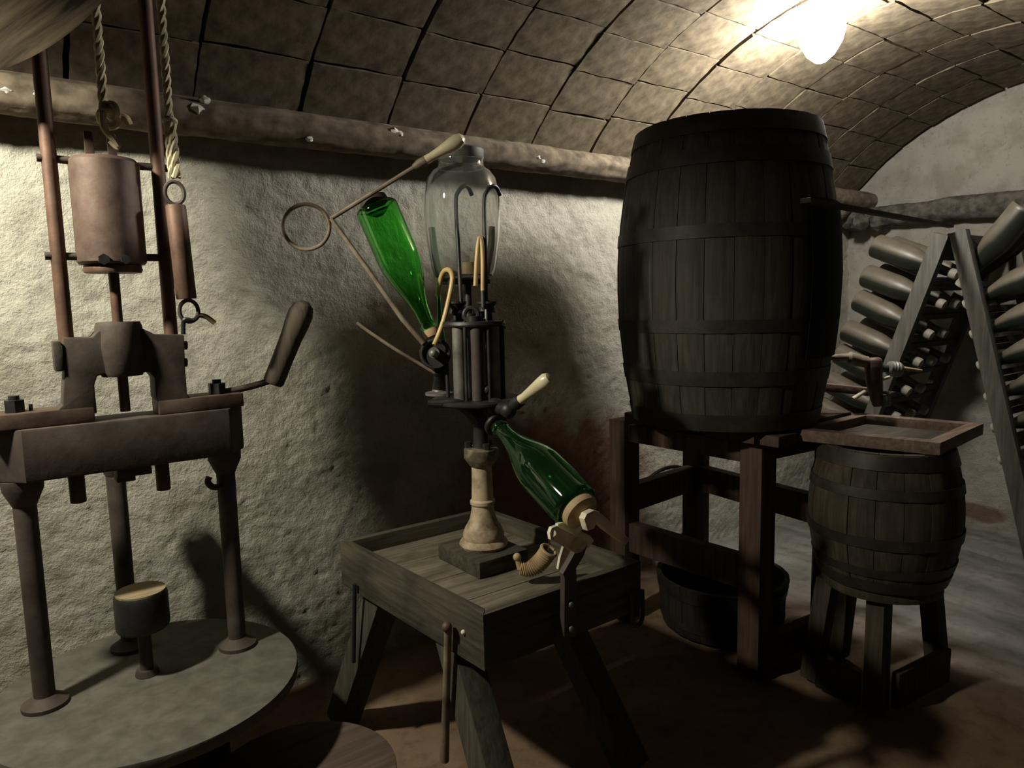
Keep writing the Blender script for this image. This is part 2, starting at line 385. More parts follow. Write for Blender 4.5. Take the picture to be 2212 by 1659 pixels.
for k, x0 in enumerate(joints):
    if x0+.23 > XE+.05: continue
    off = rnd.uniform(-.010, .010); gap = rnd.choice([0, 0, .002, .006])
    for r in range(8):
        th = math.radians(43.7)-r*STEP+off+rnd.uniform(-.0015, .0015)
        if r == 7 and rnd.random() < .35: continue
        o = bpy.data.objects.new('tile', TILES[rnd.randrange(6)]); COL.objects.link(o); o.parent = ceil
        p = vpt(x0+.115+rnd.uniform(-.002, .002), th, VR+rnd.uniform(-.002, .0025))
        up = Vector((0, math.sin(th), math.cos(th)))      # outwards
        xa = Vector((1, 0, 0)); ya = up.cross(xa)
        R = Matrix((xa, ya, up)).transposed().to_4x4()
        o.matrix_local = Matrix.Translation(p) @ R @ Matrix.Rotation(rnd.uniform(-.008, .008), 4, 'Z') @ Matrix.Diagonal((1-gap/.218, 1, 1, 1))
# half-round mortar ledge at the springing of the vault
def f_ledge(u, v):
    r = .036+.005*fbm(u*7, v*2, 4)+.003*fbm(u*40, v*6, 3)
    return np.stack([u, -.078-r*np.cos(v)*1.15, 1.347+r*np.sin(v)*1.05+.006*fbm(u*1.5, v*0, 2)], -1)
led = grid_mesh('trim_1', np.arange(-.75, XE, .008), np.linspace(-2.2, 2.4, 26), f_ledge, 'ledge'); led['label'] = 'half-round mortar ledge along the long wall'
def slab(bm):
    add_box(bm, (1.22, -.03, 1.362), (3.94, .10, .05))
part('ledge_bed', slab, 'ledge', led)
for (px, py, r) in [(12, 196, .010), (80, 202, .009), (425, 236, .013), (440, 216, .010), (455, 244, .006), (850, 284, .010), (862, 290, .009), (1160, 340, .010), (1172, 348, .008), (1230, 352, .006), (668, 300, .007)]:
    def lump(bm, px=px, py=py, r=r):
        p = onY(px, py, -.112); add_ball(bm, p, r, (1.3, 1, .8), 8)
        for v in bm.verts: v.co += Vector((rnd.uniform(-1, 1), rnd.uniform(-1, 1), rnd.uniform(-1, 1)))*r*.22
    part('mortar_lump', lump, 'lump', led)
def f_led2(u, v):
    r = .043+.009*fbm(u*9, v*1.5, 4)+.004*fbm(u*34, v*5, 3)
    return np.stack([XE-.045-r*np.cos(v), -u, 1.272+r*np.sin(v)*1.05+.01*fbm(u*2, v*0, 2)], -1)
l2 = grid_mesh('trim_2', np.arange(0.02, 1.9, .008), np.linspace(-2.3, 2.3, 24), f_led2, 'timber_ledge'); l2['label'] = 'dark crusted ledge on the end wall'
def corner_lump(bm):
    for (x, y, z, r) in [(3.08, -.07, 1.27, .05), (3.05, -.12, 1.245, .035), (3.12, -.16, 1.25, .045), (3.0, -.06, 1.30, .04)]:
        add_ball(bm, (x, y, z), r, (1.1, 1, .9), 10)
    for v in bm.verts: v.co += Vector((rnd.uniform(-1, 1), rnd.uniform(-1, 1), rnd.uniform(-1, 1)))*.006
part('mortar_clump', corner_lump, 'timber_ledge', l2)

# ------------------------------------------------------------------ ceiling lamp
L = thing('ceiling_lamp', 'glowing bare bulb hanging from the tiled vault', 'lamp', LAMP_POS)
def bulb(bm):
    add_lathe(bm, [(0, -.088), (.014, -.083), (.034, -.066), (.052, -.036), (.060, -.006), (.056, .018), (.040, .034), (.021, .041), (0, .042)], LAMP_POS, (0, 0, 1), 28)
part('bulb', bulb, 'bulb', L)
def sock(bm):
    top = VC_Z+math.sqrt(VR**2-(LAMP_POS.y-VC_Y)**2)+.004
    add_cyl(bm, LAMP_POS+Vector((0, 0, .0425)), (LAMP_POS.x, LAMP_POS.y, max(top, LAMP_POS.z+.052)), .019, .021, 18)
part('socket', sock, 'lid', L)

# ------------------------------------------------------------------ corking press (left)
PY = -.30
P = thing('corking_press', 'rusty iron corking press with drop weight on three legs and a round grey board', 'press', (.194, -.315, 0))
HD = .27
part('base_board', lambda bm: add_cyl(bm, (.194, -.315, HD-.022), (.194, -.315, HD), .2586, .2586, 72), 'disc_wood', P, .003)
part('pedestal', lambda bm: add_cyl(bm, (.194, -.315, .0), (.194, -.315, HD-.0225), .13, .12, 32), 'dark_wood', P)
TB, TT = .672, .760
for (x, y) in [(.033, -.288), (.360, -.278), (.187, -.145)]:
    lg = part('leg', lambda bm, x=x, y=y: add_cyl(bm, (x, y, HD), (x, y, TB), .0165, .0175, 20), 'cast', P)
    part('foot_flange', lambda bm, x=x, y=y: add_lathe(bm, [(.0, HD+.0005), (.036, HD+.0005), (.036, HD+.007), (.026, HD+.013), (.018, HD+.02), (.0, HD+.02)], (x, y, 0), seg=28), 'cast', lg)
    part('collar', lambda bm, x=x, y=y: add_lathe(bm, [(.0, TB-.045), (.018, TB-.045), (.030, TB-.018), (.031, TB-.0005), (0, TB-.0005)], (x, y, 0), seg=24), 'cast', lg)
A = onY(45, 930, -.335); Bp = onY(490, 893, -.335)
poly = [(A.x, -.335), (Bp.x+.004, -.335), (Bp.x+.040, -.290), (Bp.x+.030, -.245), (A.x-.055, -.245), (A.x-.055, -.275)]
part('table_casting', lambda bm: add_prism(bm, [(x, y, TB) for x, y in poly], (0, 0, TT-TB)), 'cast', P, .004)
part('leg_arm', lambda bm: add_bar(bm, (.187, -.244, .700), (.187, -.130, .700), .026, .03), 'cast', P, .002)
def platel(bm): add_prism(bm, [(x, y, TT+.0003) for x, y in [(A.x-.05, -.327), (onY(207, 915, -.327).x, -.327), (onY(207, 915, -.327).x, -.262), (A.x-.05, -.262)]], (0, 0, .026))
def plater(bm): add_prism(bm, [(x, y, TT+.0003) for x, y in [(onY(345, 900, -.327).x, -.327), (Bp.x+.035, -.327), (Bp.x+.035, -.262), (onY(345, 900, -.327).x, -.262)]], (0, 0, .026))
part('foot_plate', platel, 'rust', P, .003); part('foot_plate', plater, 'rust', P, .003)
YK = [(118, 886), (133, 872), (136, 800), (133, 729), (196, 728), (206, 716), (222, 708), (300, 708), (318, 716), (330, 722), (391, 722), (394, 800), (398, 848), (412, 868), (342, 872), (331, 858), (328, 815), (318, 802), (222, 806), (206, 810), (200, 830), (206, 890)]
part('yoke', lambda bm: add_prism(bm, [Vector((onY(px, py, PY).x, PY-.026, onY(px, py, PY).z)) for px, py in YK], (0, .052, 0)), 'cast', P, .003)
bc = onY(259, 750, PY).x
part('boss', lambda bm: add_lathe(bm, [(0, .834), (.032, .834), (.036, .842), (.039, .885), (.037, .92), (.034, .928), (0, .928)], (bc, PY-.004, 0), seg=32), 'cast', P)
part('side_lug', lambda bm: add_box(bm, (onY(120, 745, PY).x, PY-.012, .875), (.012, .035, .05)), 'cast', P, .003)
for py in (746, 783):
    part('side_nut', lambda bm, py=py: add_hex(bm, onY(392, py, PY), onY(404, py, PY), .008), 'cast', P)
xl, xr = .114, .277
for x, z0 in ((xl, .902), (xr, .905)):
    part('guide_rod', lambda bm, x=x, z0=z0: add_cyl(bm, (x, PY, z0-.01), (x, PY, 1.565), .0115, .0115, 18), 'rust_rod', P)
for (pz, a, b_) in ((353, 80, 362), (555, 97, 378)):
    z = onY(230, pz, PY).z
    part('crossbar', lambda bm, z=z, a=a, b_=b_, pz=pz: add_cyl(bm, (onY(a, pz, PY).x, PY, z), (onY(b_, pz, PY).x, PY, z), .0065, .0065, 12), 'cast', P)
wx = .193; WT, WB = onY(232, 345, PY).z, onY(243, 572, PY).z
wt = part('drop_weight', lambda bm: add_lathe(bm, [(0, WB), (.050, WB), (.0535, WB+.004), (.0535, WT-.006), (.048, WT), (0, WT)], (wx, PY, 0), seg=40), 'rust', P)
part('bottom_flange', lambda bm: add_lathe(bm, [(0, WB-.014), (.044, WB-.014), (.046, WB-.009), (.044, WB-.0005), (0, WB-.0005)], (wx, PY, 0), seg=32), 'rust_rod', wt)
for dx in (-.020, .014):
    part('lifting_lug', lambda bm, dx=dx: add_box(bm, (wx+dx, PY, WT+.021), (.014, .008, .046)), 'rust', wt, .002)
part('clamp_bolt', lambda bm: (add_hex(bm, (wx-.02, PY-.052, WB+.006), (wx-.02, PY-.060, WB+.006), .009), add_hex(bm, (wx+.012, PY-.052, WB+.006), (wx+.012, PY-.060, WB+.006), .008)), 'dark_iron', wt)
part('plunger_rod', lambda bm: add_cyl(bm, (wx, PY, .77), (wx, PY, WB), .0085, .0085, 16), 'rust_rod', P)
for px, py in ((33, 892), (470, 858)):
    p = onY(px, py, PY); p.z = TT+.0265
    part('table_bolt', lambda bm, p=p: (add_hex(bm, p, p+Vector((0, 0, .020)), .0155), add_cyl(bm, p+Vector((0, 0, .02)), p+Vector((0, 0, .027)), .008)), 'dark_iron', P)
part('split_pin', lambda bm: add_cyl(bm, onY(67, 890, PY), onY(66, 873, PY), .003), 'dark_iron', P)
c0, c1, c2, c3 = onY(488, 846, PY), onY(520, 840, PY), onY(592, 822, PY), onY(656, 662, PY)
ck = part('crank', lambda bm: add_tube(bm, smooth_path([c0, c1, (c1+c2)/2, c2+Vector((0, 0, .004)), c2+(c3-c2)*.15], 6), .0065, 12), 'cast', P)
def chand(bm):
    d = (c3-c2); b0 = c2-d*.06
    add_lathe(bm, [(0, 0), (.017, .001), (.0205, .008), (.0205, .05), (.0215, .10), (.0245, .135), (.0245, .155), (.019, .172), (.008, .180), (0, .181)], b0, d, 24)
part('crank_handle', chand, 'handle_dark', ck)
for px, py, r in ((170, 1085, .0125), (354, 1058, .0120)):
    part('stop_peg', lambda bm, px=px, py=py, r=r: add_cyl(bm, onY(px, py, PY), Vector((onY(px, py, PY).x, PY, TB)), r, r, 16), 'rust', P, .002)
part('side_hook', lambda bm: add_tube(bm, smooth_path([onY(478, 1050, -.29), onY(460, 1052, -.29), onY(449, 1042, -.29), onY(452, 1030, -.29)], 5), .006, 8), 'cast', P)
part('catch_plate', lambda bm: (add_box(bm, (onY(285, 1000, PY).x, PY, TB-.008), (.055, .05, .0155)), add_box(bm, (onY(268, 1008, PY).x, PY, TB-.02), (.03, .03, .012))), 'cast', P, .002)
pdx, pdy = .194, -.284
part('bottle_rest_post', lambda bm: (add_cyl(bm, (pdx, pdy, HD), (pdx, pdy, .365), .0115, .0115, 16), add_lathe(bm, [(0, HD+.001), (.021, HD+.001), (.018, HD+.012), (0, HD+.012)], (pdx, pdy, 0), seg=20)), 'cast', P)
rb = part('bottle_rest', lambda bm: add_lathe(bm, [(0, .362), (.043, .362), (.0455, .367), (.0455, .424), (.043, .430), (0, .430)], (pdx, pdy, 0), seg=36), 'dark_iron', P)
part('rest_pad', lambda bm: add_lathe(bm, [(0, .4305), (.0425, .4305), (.0425, .434), (0, .434)], (pdx, pdy, 0), seg=36), 'tan_wood', rb)
# ropes
def rope_strands(bm, pts, r, twist=55.0):
    pts = smooth_path(pts, 14)
    for k in range(3):
        path = []; acc = 0
        for i, p in enumerate(pts):
            if i: acc += (p-pts[i-1]).length
            tg = (pts[min(i+1, len(pts)-1)]-pts[max(i-1, 0)]).normalized(); Fm = frame(tg, (0, 1, 0) if abs(tg.y) < .9 else (1, 0, 0))
            an = acc/r*.75+k*2.094
            path.append(p+Fm@Vector((math.cos(an), math.sin(an), 0))*r*.55)
        add_tube(bm, path, r*.58, 6)
kn = onY(238, 262, PY)
R1 = thing('rope', 'short frayed hemp rope knotted to the rusty drop weight', 'rope', kn)
def dens(a, b, n): return [V3(a)+(V3(b)-V3(a))*i/n for i in range(n+1)]
part('strands', lambda bm: rope_strands(bm, dens((kn.x-.006, PY, 1.57), onY(224, 240, PY), 14), .0072), 'rope', R1)
def knot(bm):
    c = kn
    add_ring(bm, c+Vector((-.002, -.004, .004)), .014, .0062, (.3, 1, .5), 18, 8)
    add_ring(bm, c+Vector((.004, -.003, .016)), .012, .006, (1, .4, .2), 18, 8)
    add_tube(bm, smooth_path([c+Vector((-.012, -.008, .01)), c+Vector((-.012, -.013, -.015)), c+Vector((.0, -.014, -.032)), c+Vector((.006, -.0125, -.044)), c+Vector((-.004, -.0125, -.034))], 6), .006, 8)
    add_tube(bm, smooth_path([c+Vector((.008, -.006, .006)), c+Vector((.02, -.008, .008)), c+Vector((.027, -.006, -.004))], 5), [.006]*6+[.0075]*5, 8)
part('knot', knot, 'rope', R1)
RY = -.335
rb0, rb1 = onY(366, 262, RY), onY(377, 384, RY)
R2 = thing('rope', 'long hemp rope spliced round the iron ring of the slim counterweight', 'rope', rb1)
part('strands', lambda bm: rope_strands(bm, dens((rb0.x+.001, RY, 1.58), rb0, 16), .0068), 'rope', R2)
def splice(bm):
    rope_strands(bm, dens(rb0+Vector((.002, -.004, .006)), rb1+Vector((.003, -.002, 0)), 8), .0075)
    rope_strands(bm, dens(rb0+Vector((-.003, .002, 0)), rb1+Vector((-.003, .002, 0)), 8), .0065)
    add_ring(bm, rb0+Vector((0, -.002, 0)), .0085, .005, (.2, .3, 1), 14, 7)
part('splice', splice, 'rope', R2)
g0, g1 = onY(379, 443, RY), onY(403, 646, RY)
G = thing('counterweight', 'slim rusty iron cylinder hung between two iron rings on the rope', 'weight', g1)
part('cylinder', lambda bm: add_lathe(bm, [(0, 0), (.0155, 0), (.017, .003), (.017, (g0-g1).length-.003), (.0155, (g0-g1).length), (0, (g0-g1).length)], g1, g0-g1, 28), 'rust_rod', G)
u1 = onY(377, 417, RY); u2 = onY(408, 672, RY)
part('iron_ring', lambda bm: add_ring(bm, u1, .0155, .0036, (.15, 1, .05), 26, 9, (1, 1.25)), 'cast', G)
part('iron_ring', lambda bm: add_ring(bm, u2, .0155, .0036, (.1, 1, .05), 26, 9, (1, 1.25)), 'cast', G)
part('link_wire', lambda bm: (add_tube(bm, smooth_path([onY(396, 722, RY+.0045), onY(396, 700, RY+.002), onY(400, 690, RY-.003), onY(418, 692, RY-.004), onY(430, 680, RY)], 6), .004, 8)), 'dark_iron', G)
part('wooden_toggle', lambda bm: add_tube(bm, smooth_path([onY(424, 680, RY), onY(445, 684, RY), onY(464, 698, RY)], 5), .0045, 8), 'tan_wood', G)

# curved timber above the press
def brace(bm):
    cw = atD(-160, -326, 1.06); Rr = 507/F_PX*1.06; rr = .20; n = 26
    nrm = -CF; xa = CR; ya = CU; A0, A1 = math.radians(-90), math.radians(-14); w = .03
    outer, inner = [], []
    for k in range(n+1):
        a = A0+(A1-A0)*k/n
        d = xa*math.cos(a)+ya*math.sin(a)
        outer.append(cw+d*Rr); inner.append(cw+d*(Rr-rr))
    back = [cw+CF*w+(p-cw)*(.90 if i <= n else 1.0) for i, p in enumerate(outer+inner[::-1])]
    Af = [bm.verts.new(p) for p in outer+inner[::-1]]; Bf = [bm.verts.new(p) for p in back]; q = len(Af)
    bm.faces.new(Af[::-1]); bm.faces.new(Bf)
    for i in range(q): bm.faces.new((Af[i], Af[(i+1) % q], Bf[(i+1) % q], Bf[i]))
solo('curved_timber', brace, 'streaked', 'worn curved brown timber above the corking press', 'timber', atD(100, 60, 1.1), bev=.010)

# round stool-like board near the table
D2 = thing('round_block', 'low round reddish wooden block on the floor beside the grey press board', 'block', (-.0, 0, 0))
D2.location = onZ(650, 1676, .12)*1; D2.location.z = 0; ORG[D2.name] = D2.location.copy()
dc = D2.location
part('top_board', lambda bm: add_cyl(bm, (dc.x, dc.y, .098), (dc.x, dc.y, .12), .168, .168, 60), 'pink_wood', D2, .003)
part('drum', lambda bm: add_cyl(bm, (dc.x, dc.y, 0), (dc.x, dc.y, .0978), .12, .125, 36), 'dark_wood', D2)

# ------------------------------------------------------------------ tray table
TL, TN, TR, TF = Vector((.571, -.318, 0)), Vector((.603, -.809, 0)), Vector((.968, -.806, 0)), Vector((.945, -.318, 0))
T = thing('tray_table', 'dark weathered wooden tray table with splayed legs under the bottle filler', 'table', (.77, -.56, 0))
RZ, RB, FZ = .452, .356, .418
def zv(v, z): return Vector((v.x, v.y, z))
cen = (TL+TN+TR+TF)/4
for a_, b_ in ((TL, TN), (TN, TR), (TR, TF), (TF, TL)):
    d = (b_-a_).normalized(); nn = Vector((d.y, -d.x, 0))
    if (cen-a_).dot(nn) < 0: nn = -nn
    def side(bm, a_=a_, b_=b_, nn=nn, d=d):
        t = .018
        q = [a_, b_, b_+nn*t-d*t, a_+nn*t+d*t]
        add_prism(bm, [zv(v, RB) for v in q], (0, 0, RZ-RB))
    part('side_board', side, 'tray_wood' if abs(d.x) > .5 else 'tray_wood_y', T, .002)
npl = 4
for i in range(npl):
    f0, f1 = i/npl, (i+1)/npl
    def plank(bm, f0=f0, f1=f1):
        inn = [v+(cen-v)*.055 for v in (TL, TN, TR, TF)]
        a0 = inn[0].lerp(inn[1], f0+.002); a1 = inn[0].lerp(inn[1], f1-.002); b0 = inn[3].lerp(inn[2], f0+.002); b1 = inn[3].lerp(inn[2], f1-.002)
        add_prism(bm, [zv(v, FZ-.018) for v in (a0, a1, b1, b0)], (0, 0, .018))
    part('floor_plank', plank, 'tray_floor', T, .0012)
def leg(a_, b_, w=.06, h=.055):
    part('leg', lambda bm: add_bar(bm, a_, b_, w, h, (1, 0, 0)), 'leg_wood', T, .003)
leg((.622, -.44, FZ-.0185), (.588, -.235, 0)); leg((.628, -.66, FZ-.0185), (.612, -.90, 0), .062, .052)
leg((.925, -.52, FZ-.0185), (.985, -.765, 0)); leg((.905, -.42, FZ-.0185), (.94, -.20, 0))
part('cross_rail', lambda bm: add_bar(bm, (.65, -.55, .325), (.90, -.53, .325), .05, .06), 'dark_wood', T, .003)
# hanging lever on the left side and thin hook rod
def onside(px, py, off):  # point on a plane just outside the TL-TN side
    d = (TN-TL).normalized(); nn = Vector((d.y, -d.x, 0)); nn = nn if (cen-TL).dot(nn) < 0 else -nn
    dr = ray(px, py); k = (TL+nn*off-CAM).dot(nn)/dr.dot(nn); return CAM+dr*k
l0, l1 = onside(968, 1352, .012), onside(960, 1643, .012)
lv = part('hanging_lever', lambda bm: add_tube(bm, [l0, l0.lerp(l1, .1), l0.lerp(l1, .55), l1], [.0068, .0062, .0066, .0082], 12), 'lever_rust', T)
part('pivot_bolt', lambda bm: add_ball(bm, l0+Vector((-.004, -.002, 0)), .009, (1, 1, 1), 10), 'rust', lv)
part('brass_nail', lambda bm: add_ball(bm, onside(1001, 1366, .001), .0045, (1, 1, 1), 8), 'lump', T)
h0, h1 = onside(766, 1262, .008), onside(764, 1430, .008)
part('hanging_rod', lambda bm: add_cyl(bm, h0, h1, .0042), 'dark_iron', T)

# ------------------------------------------------------------------ bottle filler
cx, cyy = .789, -.539
Q = thing('bottle_filler', 'antique iron bottle filler with a cream column and glass jar standing on the tray', 'machine', (cx, cyy, FZ))
part('base_block', lambda bm: add_box(bm, (cx-.004, cyy, FZ+.0170), (.120, .150, .033), Matrix.Rotation(.02, 3, 'Z')), 'tray_wood', Q, .003)
z0 = FZ+.0340
part('column', lambda bm: add_lathe(bm, [(0, z0), (.047, z0), (.050, z0+.006), (.047, z0+.013), (.0415, z0+.017), (.0425, z0+.026), (.037, z0+.040), (.0275, z0+.056), (.0235, z0+.074), (.0225, z0+.085), (.0255, z0+.089), (.0255, z0+.095), (.0222, z0+.099), (.0205, z0+.150), (.0205, z0+.168), (0, z0+.168)], (cx, cyy, 0), seg=36), 'cream_paint', Q)
zc_ = z0+.168
cl = part('collar', lambda bm: add_lathe(bm, [(0, zc_), (.024, zc_), (.031, zc_+.010), (.035, zc_+.016), (.035, zc_+.034), (.031, zc_+.037), (0, zc_+.037)], (cx, cyy, 0), seg=32), 'collar', Q)
for an in (20, 140, 260):
    q = Vector((cx+.026*math.cos(math.radians(an)), cyy+.026*math.sin(math.radians(an)), zc_+.037))
    part('collar_bolt', lambda bm, q=q: add_hex(bm, q, q+Vector((0, 0, .011)), .0075), 'dark_iron', cl)
ZP = .748
part('neck', lambda bm: add_lathe(bm, [(0, zc_+.0375), (.017, zc_+.0375), (.0155, zc_+.06), (.017, ZP-.03), (.024, ZP-.012), (.034, ZP-.002), (0, ZP-.002)], (cx, cyy, 0), seg=28), 'dark_iron', Q)
pc = Vector((cx+.005, cyy+.02, ZP))
part('platform', lambda bm: add_lathe(bm, [(0, -.002), (.088, -.002), (.092, .001), (.092, .005), (.088, .008), (0, .008)], pc, seg=44), 'dark_iron', Q)
# curved carrying arm under the platform
ca = [onY(1028, 905, -.545), onY(1010, 885, -.55), onY(985, 872, -.545), onY(955, 872, -.53), onY(925, 872, -.515)]
part('carrier_arm', lambda bm: add_tube(bm, smooth_path(ca, 6), [.013-.006*i/24 for i in range(25)], 10), 'dark_iron', Q)
fp = atD(950, 862, 1.50)
part('arm_seat', lambda bm: add_lathe(bm, [(0, 0), (.030, 0), (.030, .005), (.016, .008), (.014, .014), (0, .014)], Vector((fp.x, fp.y, ZP+.0085)), seg=24), 'grey_iron', Q)
# glass measuring tubes in front of the centre spindle
zt = .900
part('spindle', lambda bm: add_cyl(bm, (pc.x, pc.y, ZP+.008), (pc.x, pc.y, zt+.02), .016, .016, 18), 'dark_iron', Q)
for k in range(5):
    an = math.radians(-165+k*46); q = Vector((pc.x+.046*math.cos(an), pc.y+.046*math.sin(an), 0))
    part('cylinder_tube', lambda bm, q=q: add_lathe(bm, [(0, ZP+.0085), (.0135, ZP+.0085), (.0135, zt), (.0, zt)], q, seg=20), 'grey_iron' if k % 2 == 0 else 'cast', Q)
for k in range(4):
    an = math.radians(-142+k*46); q = Vector((pc.x+.058*math.cos(an), pc.y+.058*math.sin(an), 0))
    part('tie_rod', lambda bm, q=q: add_cyl(bm, q+Vector((0, 0, ZP+.0085)), q+Vector((0, 0, zt+.012)), .0035, .0035, 10), 'dark_iron', Q)
part('head_plate', lambda bm: add_lathe(bm, [(0, zt+.0005), (.062, zt+.0005), (.064, zt+.004), (.062, zt+.010), (0, zt+.010)], (pc.x, pc.y, 0), seg=32), 'dark_iron', Q)
# valve cocks on the head
def valves(bm):
    for (px, py, r, dz) in ((988, 668, .020, .008), (1015, 690, .016, .012), (1052, 668, .019, .007), (1052, 690, .014, .012)):
        c = atD(px, py, 1.46); add_cyl(bm, c+Vector((0, 0, -dz)), c+Vector((0, 0, dz)), r, r*.8, 18)
    for (px, py) in ((988, 690), (1050, 680)):
        c = atD(px, py, 1.46); add_cyl(bm, c+Vector((0, 0, -.03)), c+Vector((0, 0, .03)), .009, .009, 14)
    a1 = atD(975, 700, 1.46); a2 = atD(1068, 702, 1.46); add_cyl(bm, a1, a2, .011, .011, 14)
    add_ring(bm, atD(1018, 680, 1.43), .014, .005, CF, 20, 8)
part('valve_head', valves, 'dark_iron', Q)
def flares(bm):
    for px in (986, 1052):
        c = atD(px, 664, 1.45); add_lathe(bm, [(0, -.012), (.009, -.012), (.011, -.002), (.021, .008), (.021, .012), (.006, .012), (0, .012)], c, (0, 0, 1), 20)
part('valve_flare', flares, 'dark_iron', Q)
part('head_bracket', lambda bm: add_bar(bm, atD(1056, 706, 1.44), atD(1086, 708, 1.46), .022, .006), 'grey_iron', Q)
part('valve_key', lambda bm: add_ball(bm, atD(1020, 700, 1.425), .010, (.8, .8, 1.3), 12), 'chipped_white', Q)
part('valve_seal', lambda bm: add_cyl(bm, atD(1032, 706, 1.425), atD(1046, 708, 1.425), .008), 'amber', Q)
# two tall hooked rods
for (x0_, xt, dirx, bx) in ((985, 984, 38, 996), (1046, 1043, 35, 1050)):
    b0 = atD(bx, 655, 1.435); s0 = atD(x0_, 440, 1.435)
    pth = [b0, b0.lerp(s0, .5), s0, atD(x0_+6, 413, 1.435), atD(x0_+18, 402, 1.44), atD(x0_+27, 406, 1.45), atD(x0_+34, 422, 1.46)]
    part('hook_rod', lambda bm, pth=pth: add_tube(bm, smooth_path(pth, 6), .0043, 10), 'dark_iron', Q)
part('long_rod', lambda bm: add_cyl(bm, atD(1050, 660, 1.435), atD(1054, 858, 1.40), .0034), 'grey_iron', Q)
part('wing_nut', lambda bm: add_ball(bm, atD(1052, 842, 1.40), .010, (1, 1, 1), 10), 'dark_iron', Q)
# jar
jb = atD(1003, 603, 1.52); jx, jy, jz = jb.x, jb.y, jb.z
jp = [(.0, 0), (.052, .0), (.062, .005), (.068, .022), (.0775, .085), (.0805, .13), (.079, .175), (.072, .208), (.060, .224), (.050, .230), (.0475, .236), (.0475, .246)]
ji = [(r-.003 if r > .01 else 0, z+(.004 if i < 3 else 0)) for i, (r, z) in enumerate(jp)]
ji[-1] = (jp[-1][0]-.003, jp[-1][1])
jar = part('glass_jar', lambda bm: add_lathe(bm, jp+ji[::-1], (jx, jy, jz), seg=56), 'clear_glass', Q)
part('jar_lid', lambda bm: add_lathe(bm, [(0, .2465), (.047, .2465), (.0485, .250), (.0485, .266), (.045, .269), (0, .269)], (jx, jy, jz), seg=40), 'lid', jar)
part('jar_seat', lambda bm: (add_box(bm, (jx, jy, jz-.0055), (.10, .05, .010)), add_cyl(bm, (jx+.005, jy-.005, jz-.010), (jx+.005, jy-.005, zt), .008)), 'dark_iron', Q, .001)
part('jar_outlet', lambda bm: add_cyl(bm, (jx+.012, jy, jz+.0045), (jx+.012, jy, jz+.035), .016, .013), 'cork', jar)
# dark clips round the jar
for pts_, mt_ in (([(933, 492), (938, 530), (946, 575), (955, 605)], 'dark_iron'), ([(1062, 490), (1060, 530), (1052, 575), (1046, 603)], 'lever_rust')):
    part('jar_clip', lambda bm, pts_=pts_: add_tube(bm, smooth_path([atD(px, py, 1.49+.0) for px, py in pts_], 5), .0068, 10), mt_, Q)
# rubber tubes
part('rubber_tube', lambda bm: add_tube(bm, smooth_path([atD(945, 640, 1.49), atD(950, 610, 1.48), atD(958, 588, 1.465), atD(968, 583, 1.45), atD(976, 592, 1.44), atD(976, 615, 1.435), atD(962, 680, 1.43), atD(948, 722, 1.425), atD(938, 745, 1.42)], 6), .0052, 12), 'rubber', Q)
part('rubber_tube', lambda bm: add_tube(bm, smooth_path([atD(1027, 618, 1.43), atD(1030, 560, 1.43), atD(1034, 520, 1.43), atD(1037, 514, 1.43), atD(1040, 520, 1.43), atD(1043, 560, 1.43), atD(1043, 628, 1.43)], 6), .0046, 12), 'rubber', Q)
part('tube_stub', lambda bm: add_cyl(bm, atD(1043, 628, 1.43), atD(1044, 665, 1.43), .0046), 'dark_iron', Q)
# left filling station: clamp, post, lever with ring and handle
K = 1.455
cc = atD(941, 764, K)
clp = part('clamp_body', lambda bm: (add_cyl(bm, cc-CF*.012, cc+CF*.020, .029, .029, 28), add_ring(bm, atD(940, 764, K-.016), .028, .004, -CF, 26, 8)), 'dark_iron', Q)
part('clamp_screw', lambda bm: (add_cyl(bm, atD(937, 762, K-.045), atD(939, 760, K-.01), .011, .011, 16), add_ball(bm, atD(936, 763, K-.046), .0075)), 'grey_iron', clp)
part('clamp_post', lambda bm: add_tube(bm, [cc+Vector((.004, 0, -.03)), atD(951, 808, K+.02), Vector((fp.x, fp.y, ZP+.0225))], [.016, .013, .015], 14), 'dark_iron', Q)
part('post_stay', lambda bm: add_cyl(bm, atD(965, 785, K), atD(968, 858, K), .004), 'dark_iron', Q)
lt = atD(715, 472, K-.02)
part('lever_rod', lambda bm: add_tube(bm, [atD(915, 742, K-.025), atD(870, 690, K-.025), atD(800, 590, K-.022), lt], [.0055, .0052, .005, .0045], 10), 'lever_rust', Q)
part('lever_ring', lambda bm: add_ring(bm, atD(662, 490, K-.02), .0455, .0040, -CF+CR*.1, 40, 10), 'lever_rust', Q)
he0, he1 = atD(905, 355, K-.045), atD(1003, 296, K-.06)
part('press_rod', lambda bm: add_tube(bm, [lt, lt.lerp(he0, .5), he0], .0046, 10), 'lever_rust', Q)
hd = he1-he0
part('ferrule', lambda bm: add_lathe(bm, [(0, -.012), (.006, -.012), (.0095, 0), (.0095, .016), (0, .016)], he0, hd, 20), 'lever_rust', Q)
hl = hd.length
part('lever_handle', lambda bm: add_lathe(bm, [(0, .0165), (.009, .0165), (.0085, .03), (.010, .05), (.0138, hl*.72), (.0145, hl*.84), (.011, hl*.95), (.004, hl*.995), (0, hl)], he0, hd, 24), 'cream', Q)
part('thin_lever', lambda bm: add_tube(bm, smooth_path([atD(771, 697, K), atD(795, 715, K), atD(850, 752, K), atD(900, 782, K), atD(940, 806, K)], 5), [.0035]*21, 8), 'lever_rust', Q)
